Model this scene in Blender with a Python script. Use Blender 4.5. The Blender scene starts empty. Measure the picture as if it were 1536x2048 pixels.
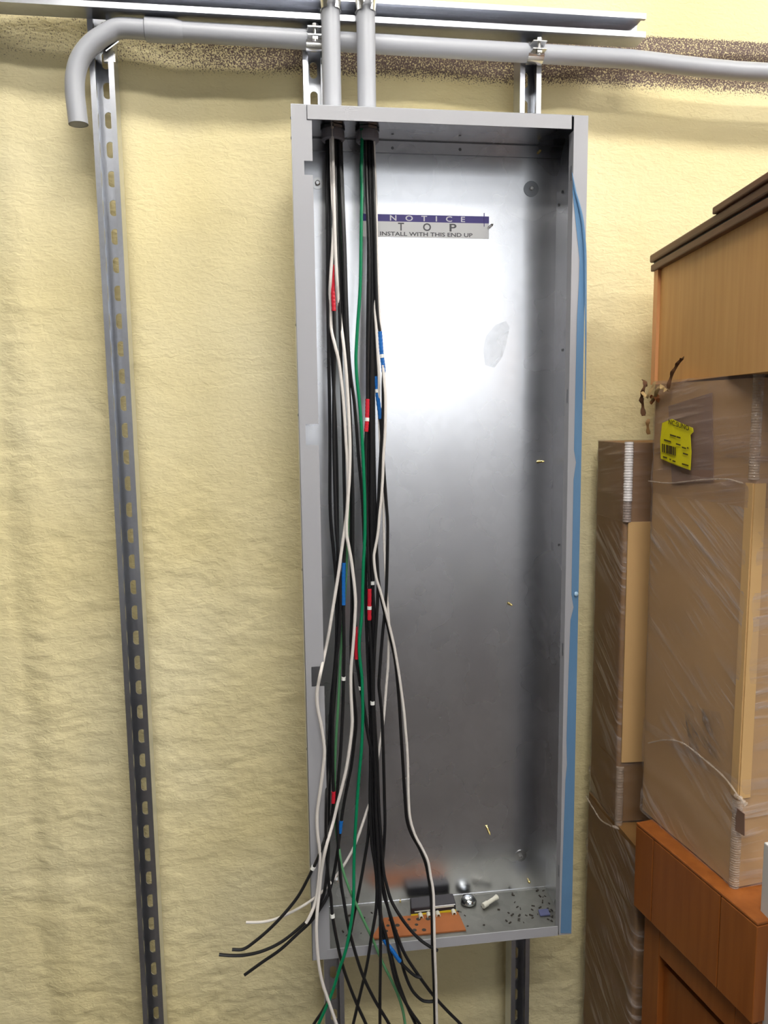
import bpy, bmesh, math, random
import numpy as np
from mathutils import Vector, Matrix

# ------------------------------------------------------------------ camera
SC = bpy.context.scene
COL = SC.collection
CAM = (-0.03001, -1.52133, 1.49409)
ROT = (1.44503, 0.01162, -0.13186)
FPX = 1531.6
cd = bpy.data.cameras.new('camera')
cd.sensor_fit = 'VERTICAL'
cd.sensor_height = 24.0
cd.lens = 24.0 * FPX / 2048.0
cd.clip_start = 0.02
cam = bpy.data.objects.new('camera', cd)
COL.objects.link(cam)
cam.location = CAM
cam.rotation_euler = ROT
SC.camera = cam

# ------------------------------------------------------------------ world, exposure
w = bpy.data.worlds.new('world')
SC.world = w
w.use_nodes = True
w.node_tree.nodes['Background'].inputs[0].default_value = (0.55, 0.65, 0.8, 1)
w.node_tree.nodes['Background'].inputs[1].default_value = 0.3
SC.view_settings.view_transform = 'Standard'
SC.view_settings.look = 'None'
SC.view_settings.gamma = 1.0
SC.view_settings.use_curve_mapping = False
SC.view_settings.exposure = 0.0
SC.cycles.max_bounces = 5
SC.cycles.diffuse_bounces = 3
SC.cycles.glossy_bounces = 2
SC.cycles.transparent_max_bounces = 10
SC.cycles.use_adaptive_sampling = True
SC.cycles.adaptive_threshold = 0.04
WINDOW_POWER = 2.2       # emission of the daylit window panes
TUBE_POWER = 35.0        # emission of the ceiling light diffusers

# ------------------------------------------------------------------ pixel -> place
RM = np.array(Matrix.LocRotScale(None, __import__('mathutils').Euler(ROT), None).to_3x3())
CP = np.array(CAM)
def ray(px, py):
    return RM @ np.array([(px - 768) / FPX, -(py - 1024) / FPX, -1.0])
def Py(px, py, y):
    d = ray(px, py); return CP + (y - CP[1]) / d[1] * d
def Pz(px, py, z):
    d = ray(px, py); return CP + (z - CP[2]) / d[2] * d
def Px(px, py, x):
    d = ray(px, py); return CP + (x - CP[0]) / d[0] * d
def Pd(px, py, t):
    return CP + t * ray(px, py)
def Ppl(px, py, o, n):
    d = ray(px, py); n = np.array(n); return CP + np.dot(np.array(o) - CP, n) / np.dot(d, n) * d
def depth_of(P):
    return float(-((np.array(P) - CP) @ RM)[2])
def srgb(r, g, b):
    f = lambda c: (c / 255 / 12.92) if c <= 10 else ((c / 255 + 0.055) / 1.055) ** 2.4
    return (f(r), f(g), f(b), 1.0)

# ------------------------------------------------------------------ mesh helpers
class MB:
    def __init__(s):
        s.v = []; s.f = []
    def add(s, v, f):
        n = len(s.v); s.v += [tuple(map(float, p)) for p in v]; s.f += [tuple(i + n for i in q) for q in f]; return s
    def box(s, x0, x1, y0, y1, z0, z1, M=None):
        v = [(x, y, z) for x in (x0, x1) for y in (y0, y1) for z in (z0, z1)]
        if M is not None: v = [tuple(M @ Vector(p)) for p in v]
        return s.add(v, [(0, 1, 3, 2), (4, 6, 7, 5), (0, 4, 5, 1), (2, 3, 7, 6), (0, 2, 6, 4), (1, 5, 7, 3)])
    def prism(s, poly, d):
        """closed prism: poly (list of 3d points), extruded by vector d"""
        n = len(poly); d = np.array(d)
        v = [np.array(p) for p in poly] + [np.array(p) + d for p in poly]
        f = [tuple(range(n))[::-1], tuple(range(n, 2 * n))] + [(i, (i + 1) % n, (i + 1) % n + n, i + n) for i in range(n)]
        return s.add(v, f)
    def tube(s, pts, r, seg=10, cap=True, inner=None):
        P = [Vector(p) for p in pts]; n = len(P)
        rs = r if hasattr(r, '__len__') else [r] * n
        T = [((P[min(i + 1, n - 1)] - P[max(i - 1, 0)]).normalized()) for i in range(n)]
        up = Vector((0, 0, 1)) if abs(T[0].z) < .9 else Vector((1, 0, 0))
        N = T[0].cross(up).normalized()
        v = []; f = []
        for i in range(n):
            if i: N = (N - T[i] * N.dot(T[i])).normalized()
            B = T[i].cross(N)
            for k in range(seg):
                a = 2 * math.pi * k / seg
                v.append(P[i] + (N * math.cos(a) + B * math.sin(a)) * rs[i])
        for i in range(n - 1):
            for k in range(seg):
                k2 = (k + 1) % seg
                f.append((i * seg + k, i * seg + k2, (i + 1) * seg + k2, (i + 1) * seg + k))
        if cap:
            f.append(tuple(range(seg))[::-1]); f.append(tuple((n - 1) * seg + k for k in range(seg)))
        return s.add(v, f)
    def lathe(s, prof, o, ax=(0, 0, 1), seg=20):
        """prof list of (radius, height) spun about ax at o"""
        A = Vector(ax).normalized(); U = A.orthogonal().normalized(); W = A.cross(U); o = Vector(o)
        v = []; f = []; n = len(prof)
        for r, h in prof:
            for k in range(seg):
                a = 2 * math.pi * k / seg
                v.append(o + A * h + (U * math.cos(a) + W * math.sin(a)) * r)
        for i in range(n - 1):
            for k in range(seg):
                k2 = (k + 1) % seg
                f.append((i * seg + k, i * seg + k2, (i + 1) * seg + k2, (i + 1) * seg + k))
        if prof[0][0] > 1e-6: f.append(tuple(range(seg))[::-1])
        if prof[-1][0] > 1e-6: f.append(tuple((n - 1) * seg + k for k in range(seg)))
        return s.add(v, f)
    def build(s, name, mat, parent=None, smooth=False, base=None, bevel=0, fix=True):
        if parent is None:
            V = np.array(s.v)
            if base is None: base = ((V[:, 0].min() + V[:, 0].max()) / 2, (V[:, 1].min() + V[:, 1].max()) / 2, V[:, 2].min())
            off = np.array(base)
        else:
            r = parent
            while r.parent: r = r.parent
            off = np.array(r.location)
        me = bpy.data.meshes.new(name)
        me.from_pydata([tuple(np.array(p) - off) for p in s.v], [], s.f)
        if fix:
            bm = bmesh.new(); bm.from_mesh(me); bmesh.ops.recalc_face_normals(bm, faces=bm.faces); bm.to_mesh(me); bm.free()
        me.materials.append(mat)
        if smooth: me.polygons.foreach_set('use_smooth', [True] * len(me.polygons))
        o = bpy.data.objects.new(name, me); COL.objects.link(o)
        if parent is None: o.location = tuple(off)
        else: o.parent = parent
        if bevel:
            b = o.modifiers.new('bevel', 'BEVEL'); b.width = bevel; b.segments = 2; b.limit_method = 'ANGLE'
        if smooth:
            try:
                me.set_sharp_from_angle(angle=math.radians(40))
            except Exception: pass
        return o

def tag(o, label=None, cat=None, group=None, kind=None):
    if label: o['label'] = label
    if cat: o['category'] = cat
    if group: o['group'] = group
    if kind: o['kind'] = kind
    return o
def thing(name, label, cat, loc, group=None):
    o = bpy.data.objects.new(name, None); COL.objects.link(o); o.location = tuple(map(float, loc)); o.empty_display_size = .05
    return tag(o, label, cat, group)
def struct(o):
    o['kind'] = 'structure'; return o
def smooth_path(pts, n=6):
    """Catmull-Rom through pts (any dimension)"""
    P = np.array(pts, float); P = np.vstack([2 * P[0] - P[1], P, 2 * P[-1] - P[-2]])
    out = []
    for i in range(1, len(P) - 2):
        p0, p1, p2, p3 = P[i - 1], P[i], P[i + 1], P[i + 2]
        for k in range(n):
            t = k / n
            out.append(.5 * (2 * p1 + (p2 - p0) * t + (2 * p0 - 5 * p1 + 4 * p2 - p3) * t * t + (3 * p1 - p0 - 3 * p2 + p3) * t ** 3))
    out.append(P[-2]); return np.array(out)
def text_mesh(body, name, mat, parent, o, u, v, width, height, lift=(0, 0, 0), space=1.0):
    cu = bpy.data.curves.new('t', 'FONT'); cu.body = body; cu.space_character = space; cu.resolution_u = 3; cu.offset = .018
    ob = bpy.data.objects.new('t', cu); COL.objects.link(ob)
    dg = bpy.context.evaluated_depsgraph_get()
    me = bpy.data.meshes.new_from_object(ob.evaluated_get(dg))
    V = np.array([x.co[:] for x in me.vertices]); F = [tuple(p.vertices) for p in me.polygons]
    bpy.data.objects.remove(ob); bpy.data.curves.remove(cu); bpy.data.meshes.remove(me)
    mn, mx = V[:, :2].min(0), V[:, :2].max(0)
    uv = (V[:, :2] - mn) / (mx - mn)
    o, u, v = map(np.array, (o, u, v))
    W = o + uv[:, :1] * u * width + uv[:, 1:2] * v * height + np.array(lift)
    m = MB(); m.add(W, F)
    return m.build(name, mat, parent, fix=False)

# ------------------------------------------------------------------ noise for real relief
def vnoise(X, Z, cx, cz, seed):
    rng = np.random.RandomState(seed); G = rng.rand(257, 257)
    x = X / cx + 1000.37; z = Z / cz + 1000.71
    xi = np.floor(x).astype(int); zi = np.floor(z).astype(int); fx = x - xi; fz = z - zi
    fx = fx * fx * (3 - 2 * fx); fz = fz * fz * (3 - 2 * fz)
    g = lambda a, b: G[a % 257, b % 257]
    return ((g(xi, zi) * (1 - fx) + g(xi + 1, zi) * fx) * (1 - fz) + (g(xi, zi + 1) * (1 - fx) + g(xi + 1, zi + 1) * fx) * fz) * 2 - 1

# ------------------------------------------------------------------ materials
def newmat(name):
    m = bpy.data.materials.new(name); m.use_nodes = True
    nt = m.node_tree; b = nt.nodes['Principled BSDF']
    return m, nt, b
def nd(nt, typ, **kw):
    n = nt.nodes.new(typ)
    for k, v in kw.items():
        if k.startswith('i_'): n.inputs[int(k[2:])].default_value = v
        else: setattr(n, k, v)
    return n
def simple(name, col, rough=.5, metal=0, bump=0, bscale=200, var=0, vscale=8, spec=.5, coat=0):
    m, nt, b = newmat(name)
    b.inputs['Base Color'].default_value = col; b.inputs['Roughness'].default_value = rough
    b.inputs['Metallic'].default_value = metal; b.inputs['Specular IOR Level'].default_value = spec
    b.inputs['Coat Weight'].default_value = coat
    tc = nd(nt, 'ShaderNodeTexCoord')
    if var:
        n = nd(nt, 'ShaderNodeTexNoise'); n.inputs['Scale'].default_value = vscale; n.inputs['Detail'].default_value = 6
        nt.links.new(tc.outputs['Object'], n.inputs['Vector'])
        mx = nd(nt, 'ShaderNodeMix', data_type='RGBA', blend_type='MULTIPLY'); mx.inputs[0].default_value = 1
        r = nd(nt, 'ShaderNodeMapRange'); r.inputs[3].default_value = 1 - var; r.inputs[4].default_value = 1 + var
        nt.links.new(n.outputs['Fac'], r.inputs[0]); mx.inputs[6].default_value = col
        nt.links.new(r.outputs[0], mx.inputs[7]); nt.links.new(mx.outputs[2], b.inputs['Base Color'])
    if bump:
        n = nd(nt, 'ShaderNodeTexNoise'); n.inputs['Scale'].default_value = bscale; n.inputs['Detail'].default_value = 4
        nt.links.new(tc.outputs['Object'], n.inputs['Vector'])
        bp = nd(nt, 'ShaderNodeBump'); bp.inputs['Strength'].default_value = bump; bp.inputs['Distance'].default_value = .002
        nt.links.new(n.outputs['Fac'], bp.inputs['Height']); nt.links.new(bp.outputs[0], b.inputs['Normal'])
    return m
def galvanised(name, col, rough, spangle=.06, smudge=.12, scale=60):
    m, nt, b = newmat(name); b.inputs['Metallic'].default_value = 1
    tc = nd(nt, 'ShaderNodeTexCoord')
    vo = nd(nt, 'ShaderNodeTexVoronoi'); vo.inputs['Scale'].default_value = scale
    nt.links.new(tc.outputs['Object'], vo.inputs['Vector'])
    sp = nd(nt, 'ShaderNodeSeparateColor'); nt.links.new(vo.outputs['Color'], sp.inputs[0])
    no = nd(nt, 'ShaderNodeTexNoise'); no.inputs['Scale'].default_value = 7; no.inputs['Detail'].default_value = 2.5; no.inputs['Roughness'].default_value = .5
    nt.links.new(tc.outputs['Object'], no.inputs['Vector'])
    a = nd(nt, 'ShaderNodeMapRange'); a.inputs[3].default_value = 1 - spangle; a.inputs[4].default_value = 1 + spangle
    nt.links.new(sp.outputs[0], a.inputs[0])
    c = nd(nt, 'ShaderNodeMapRange'); c.inputs[1].default_value = .25; c.inputs[2].default_value = .75; c.inputs[3].default_value = 1 - smudge; c.inputs[4].default_value = 1
    nt.links.new(no.outputs['Fac'], c.inputs[0])
    mu = nd(nt, 'ShaderNodeMath', operation='MULTIPLY'); nt.links.new(a.outputs[0], mu.inputs[0]); nt.links.new(c.outputs[0], mu.inputs[1])
    mx = nd(nt, 'ShaderNodeMix', data_type='RGBA', blend_type='MULTIPLY'); mx.inputs[0].default_value = 1; mx.inputs[6].default_value = col
    nt.links.new(mu.outputs[0], mx.inputs[7]); nt.links.new(mx.outputs[2], b.inputs['Base Color'])
    r = nd(nt, 'ShaderNodeMapRange'); r.inputs[1].default_value = .3; r.inputs[2].default_value = .7; r.inputs[3].default_value = rough - .012; r.inputs[4].default_value = rough + .02
    nt.links.new(no.outputs['Fac'], r.inputs[0]); nt.links.new(r.outputs[0], b.inputs['Roughness'])
    return m

M = {}
M['galv'] = galvanised('galvanised_sheet', (.80, .81, .85, 1), .27, .018, .10)
M['galvfloor'] = galvanised('dusty_galvanised', (.27, .27, .245, 1), .55, smudge=.5)
M['strut'] = galvanised('zinc_strut', (.68, .70, .76, 1), .3, .03, .2, 120)
M['zinc'] = simple('zinc_bright', (.8, .8, .8, 1), .25, 1)
M['darksteel'] = simple('dark_steel', (.28, .29, .31, 1), .4, 1)
M['brass'] = simple('brass_plated', (.75, .6, .25, 1), .3, 1)
M['grey'] = simple('grey_enamel', srgb(160, 160, 165), .42, var=.04)
M['pvc'] = simple('grey_pvc', srgb(168, 170, 177), .4, var=.04, vscale=12)
M['bush'] = simple('bushing_grey', srgb(140, 138, 146), .45)
M['black'] = simple('wire_black', srgb(26, 26, 28), .32)
M['white'] = simple('wire_white', srgb(216, 210, 205), .35)
M['green'] = simple('wire_green', srgb(0, 118, 78), .35)
M['dgreen'] = simple('wire_dull_green', srgb(86, 140, 98), .38)
M['tapeblue'] = simple('tape_blue', srgb(20, 96, 172), .4)
M['tapered'] = simple('tape_red', srgb(190, 30, 48), .4)
M['marker'] = simple('marker_white', srgb(225, 225, 222), .5)
M['label'] = simple('label_white', srgb(236, 236, 238), .45, var=.05, vscale=30)
M['labelblue'] = simple('label_purple_blue', srgb(74, 62, 140), .45, var=.15, vscale=30)
M['ink'] = simple('label_ink', srgb(92, 92, 98), .5)
M['inkwhite'] = simple('label_white_ink', srgb(232, 230, 240), .5)
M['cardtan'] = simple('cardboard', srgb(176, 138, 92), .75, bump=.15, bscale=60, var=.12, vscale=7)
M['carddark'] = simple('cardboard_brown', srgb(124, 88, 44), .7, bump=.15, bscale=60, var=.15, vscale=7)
M['cardedge'] = simple('pale_cardboard_edge', srgb(198, 160, 108), .7, var=.08)
M['cardorange'] = simple('orange_cardboard', srgb(150, 88, 44), .75, var=.12, vscale=25)
M['tapebrown'] = simple('brown_packing_tape', srgb(128, 100, 84), .3, var=.2)
M['paper'] = simple('torn_paper', srgb(178, 148, 100), .8, var=.2, vscale=40)
M['bark'] = simple('dark_torn_paper', srgb(92, 58, 30), .8, var=.3, vscale=60)
M['pale'] = simple('pale_grey_board', srgb(200, 198, 196), .6, var=.04)
M['yellow'] = simple('yellow_label', srgb(214, 202, 12), .5, var=.06, vscale=40)
M['yink'] = simple('label_dark_ink', srgb(70, 58, 10), .6)
M['film_edge'] = simple('film_crease', srgb(150, 180, 205), .3)
M['black_pl'] = simple('black_plastic', srgb(34, 30, 36), .5)
M['yellowstripe'] = simple('yellow_stripe', srgb(206, 180, 40), .4)
M['whitepl'] = simple('white_plastic', srgb(205, 203, 190), .3)
M['chrome'] = simple('chrome', (.72, .76, .78, 1), .12, 1)
M['debris'] = simple('debris_dark', srgb(52, 46, 40), .8)
M['bluescrap'] = simple('blue_scrap', srgb(80, 84, 120), .5)
M['room'] = simple('painted_room_wall', (.28, .28, .28, 1), .8, var=.05)
M['roomdark'] = simple('front_wall_paint', (.40, .41, .46, 1), .8, var=.05)
M['ceil'] = simple('ceiling_white', (.5, .5, .5, 1), .85, var=.04)
M['floor'] = simple('concrete_floor', (.032, .024, .02, 1), .6, var=.3, vscale=3)
M['fixture'] = simple('white_enamel', (.8, .8, .8, 1), .4)

def emit(name, col, st):
    m, nt, b = newmat(name)
    b.inputs['Base Color'].default_value = (.8, .8, .8, 1)
    b.inputs['Emission Color'].default_value = col; b.inputs['Emission Strength'].default_value = st
    return m
M['daylight'] = emit('daylit_pane', (.90, .95, 1, 1), WINDOW_POWER)
M['tube'] = emit('lit_diffuser', (1, .97, .91, 1), TUBE_POWER)

def wood(name, c1, c2, rough=.4, axis='Z', stretch=14):
    m, nt, b = newmat(name); tc = nd(nt, 'ShaderNodeTexCoord'); mp = nd(nt, 'ShaderNodeMapping')
    s = {'Z': (stretch, stretch, 1), 'Y': (stretch, 1, stretch)}[axis]
    mp.inputs['Scale'].default_value = s; nt.links.new(tc.outputs['Object'], mp.inputs[0])
    n = nd(nt, 'ShaderNodeTexNoise'); n.inputs['Scale'].default_value = 5; n.inputs['Detail'].default_value = 8; nt.links.new(mp.outputs[0], n.inputs['Vector'])
    cr = nd(nt, 'ShaderNodeValToRGB'); cr.color_ramp.elements[0].position = .3; cr.color_ramp.elements[1].position = .7
    cr.color_ramp.elements[0].color = c1; cr.color_ramp.elements[1].color = c2
    nt.links.new(n.outputs['Fac'], cr.inputs[0]); nt.links.new(cr.outputs[0], b.inputs['Base Color'])
    b.inputs['Roughness'].default_value = rough
    return m
M['orangewood'] = wood('orange_wood', srgb(134, 74, 28), srgb(150, 86, 36), .38)
M['tanwood'] = wood('tan_wood_panel', srgb(196, 146, 84), srgb(206, 158, 96), .5)
M['tanstile'] = wood('tan_wood_stile', srgb(206, 146, 96), srgb(214, 156, 106), .5)
M['darkwood'] = wood('dark_brown_wood', srgb(84, 50, 32), srgb(106, 66, 44), .5, 'Y')

def film_mat(name, col, a0, a1, rot, sc, tint=(1, 1, 1, 1), bump=.5):
    """clear stretch film: mostly see-through, glossy streaks where it is gathered"""
    m, nt, b = newmat(name); tc = nd(nt, 'ShaderNodeTexCoord'); mp = nd(nt, 'ShaderNodeMapping')
    mp0 = nd(nt, 'ShaderNodeMapping'); mp0.inputs['Rotation'].default_value = rot; mp.inputs['Scale'].default_value = sc
    nt.links.new(tc.outputs['Object'], mp0.inputs[0]); nt.links.new(mp0.outputs[0], mp.inputs[0])
    n = nd(nt, 'ShaderNodeTexNoise'); n.inputs['Scale'].default_value = 1; n.inputs['Detail'].default_value = 5; n.inputs['Roughness'].default_value = .6; n.inputs['Distortion'].default_value = .4
    nt.links.new(mp.outputs[0], n.inputs['Vector'])
    n2 = nd(nt, 'ShaderNodeTexNoise'); n2.inputs['Scale'].default_value = 6; n2.inputs['Detail'].default_value = 2; nt.links.new(tc.outputs['Object'], n2.inputs['Vector'])
    r = nd(nt, 'ShaderNodeMapRange'); r.inputs[1].default_value = .48; r.inputs[2].default_value = .72; r.inputs[3].default_value = 0; r.inputs[4].default_value = a1 - a0
    nt.links.new(n.outputs['Fac'], r.inputs[0])
    r2 = nd(nt, 'ShaderNodeMapRange'); r2.inputs[1].default_value = .4; r2.inputs[2].default_value = .65
    nt.links.new(n2.outputs['Fac'], r2.inputs[0])
    mu = nd(nt, 'ShaderNodeMath', operation='MULTIPLY'); nt.links.new(r.outputs[0], mu.inputs[0]); nt.links.new(r2.outputs[0], mu.inputs[1])
    ad = nd(nt, 'ShaderNodeMath', operation='ADD', use_clamp=True); nt.links.new(mu.outputs[0], ad.inputs[0]); ad.inputs[1].default_value = a0
    nt.links.new(ad.outputs[0], b.inputs['Alpha'])
    b.inputs['Base Color'].default_value = col; b.inputs['Roughness'].default_value = .2; b.inputs['Coat Weight'].default_value = .6
    bp = nd(nt, 'ShaderNodeBump'); bp.inputs['Strength'].default_value = bump; bp.inputs['Distance'].default_value = .004
    nt.links.new(n.outputs['Fac'], bp.inputs['Height']); nt.links.new(bp.outputs[0], b.inputs['Normal'])
    return m
M['wrap'] = film_mat('stretch_wrap_diagonal', srgb(205, 190, 182), .10, .95, (math.radians(-33), 0, 0), (6, 5, 80))
M['wraph'] = film_mat('stretch_wrap_level', srgb(172, 148, 136), .25, .9, (math.radians(8), 0, 0), (6, 7, 110))
M['filmdark'] = film_mat('bunched_dark_film', srgb(104, 104, 110), .05, 1.0, (math.radians(-40), 0, 0), (8, 12, 90), bump=.8)
M['filmclear'] = film_mat('gathered_film', srgb(206, 190, 176), .35, .85, (0, 0, 0), (60, 60, 160))
M['filmglint'] = simple('film_highlight', srgb(222, 216, 216), .25, coat=.5)  # white colour stands in for the highlight on the folded wrap
M['filmgrey'] = simple('gathered_grey_film', srgb(150, 136, 130), .25, coat=.5)
M['filmtan'] = simple('gathered_film_over_card', srgb(186, 154, 118), .25, coat=.5)
M['smear'] = film_mat('dried_smear', srgb(175, 186, 194), .08, .22, (0, 0, 0), (60, 60, 60), bump=.05)
M['bluefilm'] = film_mat('blue_protective_film', srgb(104, 146, 186), .70, .92, (0, 0, 0), (20, 20, 5), bump=.25)

def foam_mat():
    m, nt, b = newmat('spray_foam'); tc = nd(nt, 'ShaderNodeTexCoord')
    geo = nd(nt, 'ShaderNodeNewGeometry'); sp = nd(nt, 'ShaderNodeSeparateXYZ'); nt.links.new(geo.outputs['Position'], sp.inputs[0])
    n = nd(nt, 'ShaderNodeTexNoise'); n.inputs['Scale'].default_value = 2.2; n.inputs['Detail'].default_value = 5; nt.links.new(geo.outputs['Position'], n.inputs['Vector'])
    cr = nd(nt, 'ShaderNodeValToRGB'); e = cr.color_ramp.elements
    e[0].position = .35; e[0].color = (.75, .645, .355, 1); e[1].position = .65; e[1].color = (.80, .71, .445, 1)
    nt.links.new(n.outputs['Fac'], cr.inputs[0])
    # overspray band of dark speckle under the ledge
    up = nd(nt, 'ShaderNodeMapRange', interpolation_type='SMOOTHSTEP'); up.inputs[1].default_value = 2.118; up.inputs[2].default_value = 2.158; nt.links.new(sp.outputs[2], up.inputs[0])
    dn = nd(nt, 'ShaderNodeMapRange', interpolation_type='SMOOTHSTEP'); dn.inputs[1].default_value = 2.232; dn.inputs[2].default_value = 2.222; nt.links.new(sp.outputs[2], dn.inputs[0])
    lr = nd(nt, 'ShaderNodeMapRange', interpolation_type='SMOOTHSTEP'); lr.inputs[1].default_value = -.42; lr.inputs[2].default_value = .05; lr.inputs[3].default_value = .45; lr.inputs[4].default_value = 1; nt.links.new(sp.outputs[0], lr.inputs[0])
    k1 = nd(nt, 'ShaderNodeMath', operation='MULTIPLY'); nt.links.new(up.outputs[0], k1.inputs[0]); nt.links.new(dn.outputs[0], k1.inputs[1])
    k2 = nd(nt, 'ShaderNodeMath', operation='MULTIPLY'); nt.links.new(k1.outputs[0], k2.inputs[0]); nt.links.new(lr.outputs[0], k2.inputs[1])
    ns = nd(nt, 'ShaderNodeTexNoise'); ns.inputs['Scale'].default_value = 400; ns.inputs['Detail'].default_value = 2; nt.links.new(geo.outputs['Position'], ns.inputs['Vector'])
    th = nd(nt, 'ShaderNodeMapRange'); th.inputs[3].default_value = .82; th.inputs[4].default_value = .40; nt.links.new(k2.outputs[0], th.inputs[0])
    df = nd(nt, 'ShaderNodeMath', operation='SUBTRACT'); nt.links.new(ns.outputs['Fac'], df.inputs[0]); nt.links.new(th.outputs[0], df.inputs[1])
    sm = nd(nt, 'ShaderNodeMapRange'); sm.inputs[1].default_value = -.07; sm.inputs[2].default_value = .09; nt.links.new(df.outputs[0], sm.inputs[0])
    mx = nd(nt, 'ShaderNodeMix', data_type='RGBA'); nt.links.new(sm.outputs[0], mx.inputs[0]); nt.links.new(cr.outputs[0], mx.inputs[6]); mx.inputs[7].default_value = (.15, .105, .095, 1)
    nt.links.new(mx.outputs[2], b.inputs['Base Color']); b.inputs['Roughness'].default_value = .75; b.inputs['Specular IOR Level'].default_value = .3
    nb = nd(nt, 'ShaderNodeTexNoise'); nb.inputs['Scale'].default_value = 1; nb.inputs['Detail'].default_value = 5; nb.inputs['Distortion'].default_value = .8
    nm_ = nd(nt, 'ShaderNodeMapping'); nm_.inputs['Scale'].default_value = (75, 75, 150); nt.links.new(geo.outputs['Position'], nm_.inputs[0]); nt.links.new(nm_.outputs[0], nb.inputs['Vector'])
    bp = nd(nt, 'ShaderNodeBump'); bp.inputs['Strength'].default_value = .45; bp.inputs['Distance'].default_value = .004; nt.links.new(nb.outputs['Fac'], bp.inputs['Height']); nt.links.new(bp.outputs[0], b.inputs['Normal'])
    return m
M['foam'] = foam_mat()

# ================================================================== THE ROOM
RX0, RX1, RY, RZ = -3.2, 3.6, -4.5, 3.35
WALLY = 0.036
def back_wall():
    xs = np.concatenate([np.linspace(RX0, -1.25, 8)[:-1], np.arange(-1.25, 1.75, .0056), np.linspace(1.75, RX1, 8)])
    zs = np.concatenate([np.linspace(0, .0, 1), np.arange(.02, 2.55, .0052), np.linspace(2.56, RZ, 10)])
    X, Z = np.meshgrid(xs, zs)
    warp = .02 * vnoise(X, Z, .12, .09, 3)
    big = .007 * vnoise(X, Z, .16, .9, 1) + .005 * vnoise(X, Z, .35, .5, 2)
    for xr, a, wd in ((-.505, .006, .035), (-.56, -.003, .02), (-.20, -.006, .05), (.02, .006, .05), (.56, .006, .05)):
        big += a * np.exp(-((X - xr - .01 * vnoise(X * 0, Z, 1, .4, 9)) / wd) ** 2)
    amp = .45 + .55 * np.clip(.5 + .9 * vnoise(X, Z, .3, .35, 5), 0, 1) + np.clip((1.4 - Z) * .45, 0, .5)
    rp = vnoise(X + warp, Z + warp * .8 + .25 * X * 0, .034, .014, 11)
    rp2 = vnoise(X + warp * .6, Z + warp + .3 * X, .022, .0105, 15)
    rip = .0008 * (1 - np.abs(rp)) ** 2 + .0012 * (1 - np.abs(rp2)) ** 3 + .0007 * vnoise(X + warp, Z, .014, .008, 12) + .0013 * vnoise(X, Z + warp, .05, .03, 13)
    Y = WALLY - big - rip * amp
    # foam-covered girt: the wall steps out above the ledge
    zt, zb = 2.222, 2.15
    t = np.clip((Z - zb - .004 * vnoise(X, Z * 0, .06, 1, 20)) / (zt - zb), 0, 1); t = t * t * (3 - 2 * t)
    Y = Y - t * .036
    Y = np.maximum(Y, .003)
    V = np.stack([X, Y, Z], -1).reshape(-1, 3); nz, nx = X.shape
    I = np.arange(nz * nx).reshape(nz, nx)
    F = np.stack([I[:-1, :-1], I[:-1, 1:], I[1:, 1:], I[1:, :-1]], -1).reshape(-1, 4)
    me = bpy.data.meshes.new('wall_back')
    me.vertices.add(len(V)); me.vertices.foreach_set('co', V.astype(np.float32).ravel())
    me.loops.add(F.size); me.loops.foreach_set('vertex_index', F.astype(np.int32).ravel())
    me.polygons.add(len(F)); me.polygons.foreach_set('loop_start', np.arange(0, F.size, 4, dtype=np.int32)); me.polygons.foreach_set('loop_total', np.full(len(F), 4, np.int32))
    me.polygons.foreach_set('use_smooth', np.ones(len(F), bool)); me.update(); me.validate()
    me.materials.append(M['foam'])
    o = bpy.data.objects.new('wall_back', me); COL.objects.link(o); struct(o)
back_wall()
struct(MB().box(RX0, RX1, RY, .1, -.1, 0).build('floor', M['floor']))
struct(MB().box(RX0, RX1, RY, .1, RZ, RZ + .1).build('ceiling', M['ceil']))
struct(MB().box(RX0 - .1, RX0, RY, .1, 0, RZ).build('wall_left', M['room']))
struct(MB().box(RX1, RX1 + .1, RY, .1, 0, RZ).build('wall_right', M['room']))
WX0, WX1, WZ0, WZ1 = .15, 1.80, 1.45, 3.15
wf = MB()
wf.box(RX0, WX0, RY - .1, RY, 0, RZ).box(WX1, RX1, RY - .1, RY, 0, RZ).box(WX0, WX1, RY - .1, RY, 0, WZ0).box(WX0, WX1, RY - .1, RY, WZ1, RZ)
struct(wf.build('wall_front', M['roomdark']))
win = bpy.data.objects.new('window_1', None); COL.objects.link(win); win.location = ((WX0 + WX1) / 2, RY, WZ0); struct(win)
fr = MB()
for a, b_ in ((WX0, WX0 + .04), (WX1 - .04, WX1)): fr.box(a, b_, RY - .06, RY - .02, WZ0, WZ1)
for a, b_ in ((WZ0, WZ0 + .04), (WZ1 - .04, WZ1)): fr.box(WX0, WX1, RY - .06, RY - .02, a, b_)
fr.box((WX0 + WX1) / 2 - .015, (WX0 + WX1) / 2 + .015, RY - .06, RY - .02, WZ0, WZ1)
fr.build('window_frame', M['fixture'], win)
for a, b_ in ((WX0 + .04, (WX0 + WX1) / 2 - .015), ((WX0 + WX1) / 2 + .015, WX1 - .04)):
    MB().box(a, b_, RY - .05, RY - .04, WZ0 + .04, WZ1 - .04).build('pane', M['daylight'], win)
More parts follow.
